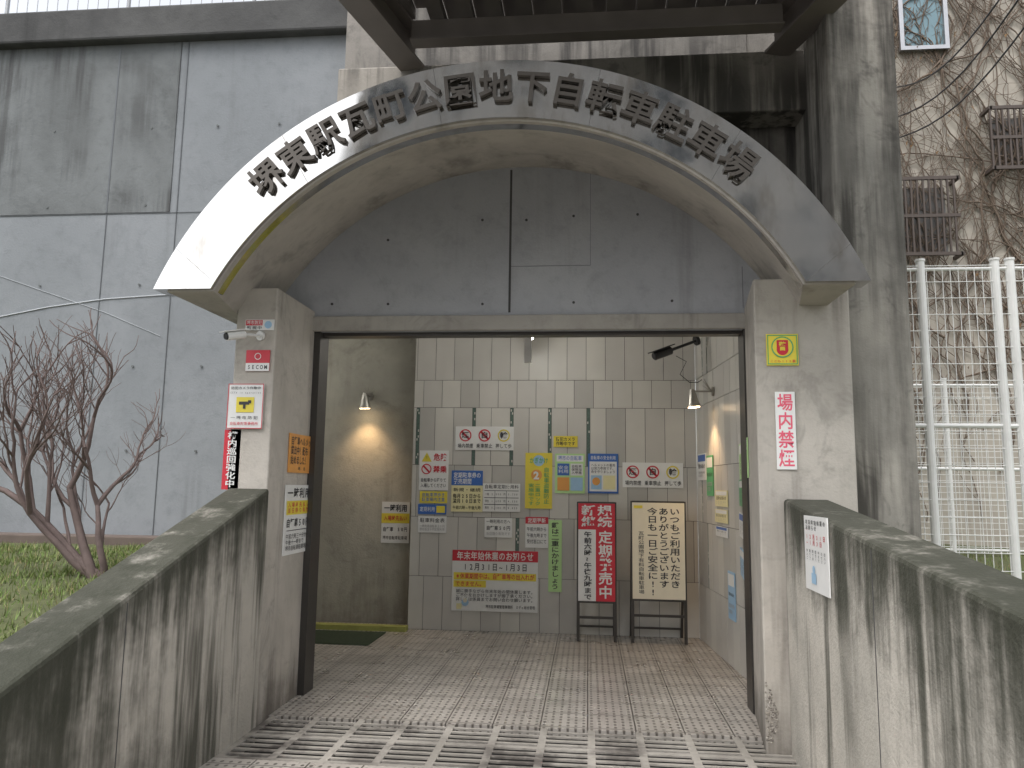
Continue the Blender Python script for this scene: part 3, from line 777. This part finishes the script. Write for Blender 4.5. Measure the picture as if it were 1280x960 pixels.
mb = MB(); q = sv(660, 440, 'Y', 6.46); mb.box(q.x-.03, q.x+.03, 6.44, 6.48, q.z-.09, 3.15); mb.obj('hanging_plate', M_white)
def seccam(name, p, d, col, s=1, back=None):
    root = empty(name, p); d = Vector(d).normalized(); mb = MB()
    mb.cyl((0, 0, 0), d*.16*s, .035*s, n=16); mb.cyl(d*.16*s, d*.17*s, .03*s, .026*s, 16, 1)
    mb.obox(Vector((0, 0, .04*s))-d*.02*s, Vector((0, 0, .04*s))+d*.2*s, .085*s, .008*s)
    if back: mb.cyl((0, 0, 0), Vector(back)-Vector(p), .012*s, n=8); mb.cyl(Vector(back)-Vector(p), (Vector(back)-Vector(p))*.9, .04*s, n=12)
    mb.obj('camera_body', [col, M_black], root)
p = sv(305, 418, 'Y', YP-.15); seccam('security_camera', p, (-.5, -.8, -.25), M_white, .8, (p.x+.05, YP, p.z+.02))
p = sv(838, 438, 'Y', 7.5); seccam('security_camera', p, (-.8, -.4, -.35), M_black, 1.2, (p.x+.28, 7.6, p.z+.12))
curve('camera_cable', [sv(u, v, 'Y', 7.9) for u, v in ((845, 445), (858, 452), (850, 468), (862, 478), (872, 478), (884, 470), (893, 455))], .004, M_black)

# ------------------------------------------------------------------ right background
BD = empty('ivy_covered_building')
M_bw = concrete('rendered_wall', (.50, .46, .395), (.43, .39, .335), (.2, .17, .13), .4)
YBD = 9.5
xw0 = 2.6
box('wall', xw0, 14, YBD, YBD+.3, 0, 12, M_bw, BD)
a = sv(1128, 62, 'Y', YBD); b = sv(1172, -40, 'Y', YBD)
mb = MB(); mb.box(a.x, b.x, YBD-.03, YBD-.01, a.z, b.z, m=1)
fr = .05
mb.box(a.x-fr, b.x+fr, YBD-.08, YBD-.005, a.z-fr, a.z); mb.box(a.x-fr, a.x, YBD-.08, YBD-.005, a.z, b.z); mb.box(b.x, b.x+fr, YBD-.08, YBD-.005, a.z, b.z)
mb.obj('window', [M_grey, plain('window_glass', (.17, .27, .31), .15, 0, .3, 2)], BD)
def grille(u0, v0, u1, v1):
    a = sv(u0, v1, 'Y', YBD-.2); b = sv(u1, v0, 'Y', YBD-.2)
    mb = MB()
    for z in (a.z, (a.z+b.z)/2, b.z): mb.box(a.x, b.x, YBD-.22, YBD-.19, z-.02, z+.02)
    x = a.x
    while x <= b.x: mb.box(x-.010, x+.010, YBD-.215, YBD-.195, a.z, b.z); x += .07
    for x in (a.x, b.x):
        mb.box(x-.02, x+.02, YBD-.22, YBD-.0, b.z-.02, b.z+.02); mb.box(x-.02, x+.02, YBD-.22, YBD-.0, a.z-.02, a.z+.02)
    mb.obj('window_grille', plain('rusty_dark_metal', (.085, .065, .055), .6), BD)
    box('grille_window', a.x+.08, b.x-.08, YBD-.02, YBD-.001, a.z+.05, b.z-.05, plain('dark_glass', (.09, .085, .08), .3), BD)
grille(1120, 222, 1197, 318); grille(1242, 132, 1330, 210)
rnd = random.Random(4)
cu = bpy.data.curves.new('dry_vines', 'CURVE'); cu.dimensions = '3D'; cu.bevel_depth = 1; cu.bevel_resolution = 0
def vine(x, z, ang, r, n, k):
    pts = []; y = YBD-.02
    for i in range(n):
        pts.append((x, y-rnd.random()*.03, z)); ang += rnd.gauss(0, .28); ang += (math.pi/2-ang)*.12
        x += math.cos(ang)*.11; z += math.sin(ang)*.11
        if k and rnd.random() < .12: vine(x, z, ang+rnd.choice((-1, 1))*rnd.uniform(.4, 1.1), r*.6, int(n*.5), k-1)
        if z > 9.5: break
    if len(pts) < 2: return
    sp = cu.splines.new('POLY'); sp.points.add(len(pts)-1)
    for i, (a, b) in enumerate(zip(sp.points, pts)): a.co = (*b, 1); a.radius = r*(1-.5*i/len(pts))
for i in range(52): vine(rnd.uniform(2.8, 7.5), rnd.uniform(.8, 4.2), math.pi/2+rnd.gauss(0, .4), rnd.uniform(.006, .020), rnd.randint(25, 70), 3)
cu.materials.append(plain('vine_bark', (.16, .12, .09), .9, 0, .4, 10))
o = bpy.data.objects.new('dry_vines', cu); S.collection.objects.link(o)
mb = MB()
for i in range(1500):
    x = rnd.uniform(2.8, 7.5); z = rnd.uniform(.9, 9)
    if math.sin(x*2.3+z*.7)+math.sin(z*1.9-x) < rnd.uniform(-.3, 1.6): continue
    s = rnd.uniform(.015, .04); y = YBD-rnd.uniform(.03, .1); a = rnd.random()*3
    mb.add([(x, y, z), (x+s*math.cos(a), y-s*.5, z+s*math.sin(a)), (x+s*.3, y, z-s)], [(0, 1, 2)], rnd.choice((0, 1)))
mb.obj('dead_ivy_leaves', [plain('dead_leaf_a', (.26, .16, .08), .9), plain('dead_leaf_b', (.14, .10, .06), .9)])
def fence(Y, posts, ztop, zbot, x0, x1, name='mesh_fence', r=.022, sx=.055, szz=.12):
    root = empty(name); mb = MB()
    for x in posts:
        mb.cyl((x, Y, zbot-.2), (x, Y, ztop+.03), r, n=12); mb.cyl((x, Y, ztop+.03), (x, Y, ztop+.045), r*1.15, n=12)
    x = x0
    while x < x1: mb.cyl((x, Y-.01, zbot+.05), (x, Y-.01, ztop-.02), .0030, n=5); x += sx
    z = zbot+.05
    while z < ztop:
        mb.cyl((x0, Y-.014, z), (x1, Y-.014, z), .0032, n=5); z += szz
    for z in (zbot+.08, (zbot+ztop)/2, ztop-.03): mb.cyl((x0, Y, z), (x1, Y, z), .014 if z != (zbot+ztop)/2 else .018, n=8)
    mb.obj('fence_panel', M_white, root); return root
YFn = 5.7
pA = sv(1150, 332, 'Y', YFn); pB = sv(1243, 332, 'Y', YFn); pC = sv(1262, 332, 'Y', YFn)
fence(YFn, [pA.x, pB.x, pC.x, pC.x+1.5], pA.z, .8, XT+.02, pC.x+1.6, r=.03)
pD = sv(1180, 478, 'Y', 8.3)
fence(8.3, [pD.x, pD.x+1.2, pD.x+2.4], pD.z, .85, pD.x-1.0, pD.x+3, sx=.06, szz=.06)
for (a, b) in (((1110, 150), (1300, -40)), ((1115, 175), (1320, -20)), ((1110, 110), (1270, -30))):
    pa_ = sv(*a, 'Y', 8.6); pb_ = sv(*b, 'Y', 5.5)
    pts = [pa_.lerp(pb_, t/10)+Vector((0, 0, -.25*math.sin(math.pi*t/10))) for t in range(11)]
    curve('overhead_cable', pts, .008, M_black)

# ------------------------------------------------------------------ unseen block behind the viewer, added and sized to tone the steel's reflections
OB = empty('reflection_block')
YO = -24; HO = 24
mb = MB(); mb.box(-11, 15, YO-8, YO, -.2, HO)
for k in range(8):
    for i in range(8):
        x = -10.2+i*3.1; z = 1+k*2.85
        mb.box(x, x+1.8, YO-.01, YO+.03, z, z+1.4, m=1); mb.box(x-.1, x+1.9, YO+.02, YO+.1, z-.15, z, m=2); mb.box(x+.85, x+.95, YO+.035, YO+.1, z, z+1.4, m=2)
mb.obj('block_body', [concrete('block_wall', (.50, .48, .45), (.43, .41, .39)), plain('window_dark', (.06, .07, .08), .1), M_white], OB)

# ------------------------------------------------------------------ light
w = bpy.data.worlds.new('World'); S.world = w; w.use_nodes = True
n = w.node_tree.nodes; l = w.node_tree.links
sk = n.new('ShaderNodeTexSky'); sk.sky_type = 'NISHITA'; sk.sun_disc = False
sk.sun_elevation = math.radians(60); sk.sun_rotation = math.radians(205)
sk.air_density = 1; sk.dust_density = 2.5; sk.ozone_density = 1
hs = n.new('ShaderNodeHueSaturation'); hs.inputs['Saturation'].default_value = .2; hs.inputs['Value'].default_value = 2.3
l.new(sk.outputs[0], hs.inputs['Color']); l.new(hs.outputs[0], n['Background'].inputs['Color'])
n['Background'].inputs['Strength'].default_value = .15
sd = bpy.data.lights.new('sun', 'SUN'); sd.energy = 1.5; sd.angle = math.radians(35); sd.color = (1, .97, .93)
so = bpy.data.objects.new('sun', sd); S.collection.objects.link(so)
el, az = math.radians(60), math.radians(205)
dirv = Vector((math.sin(az)*math.cos(el), math.cos(az)*math.cos(el), math.sin(el)))
so.rotation_euler = dirv.to_track_quat('Z', 'Y').to_euler()
S.view_settings.view_transform = 'Standard'; S.view_settings.look = 'None'; S.view_settings.exposure = 0
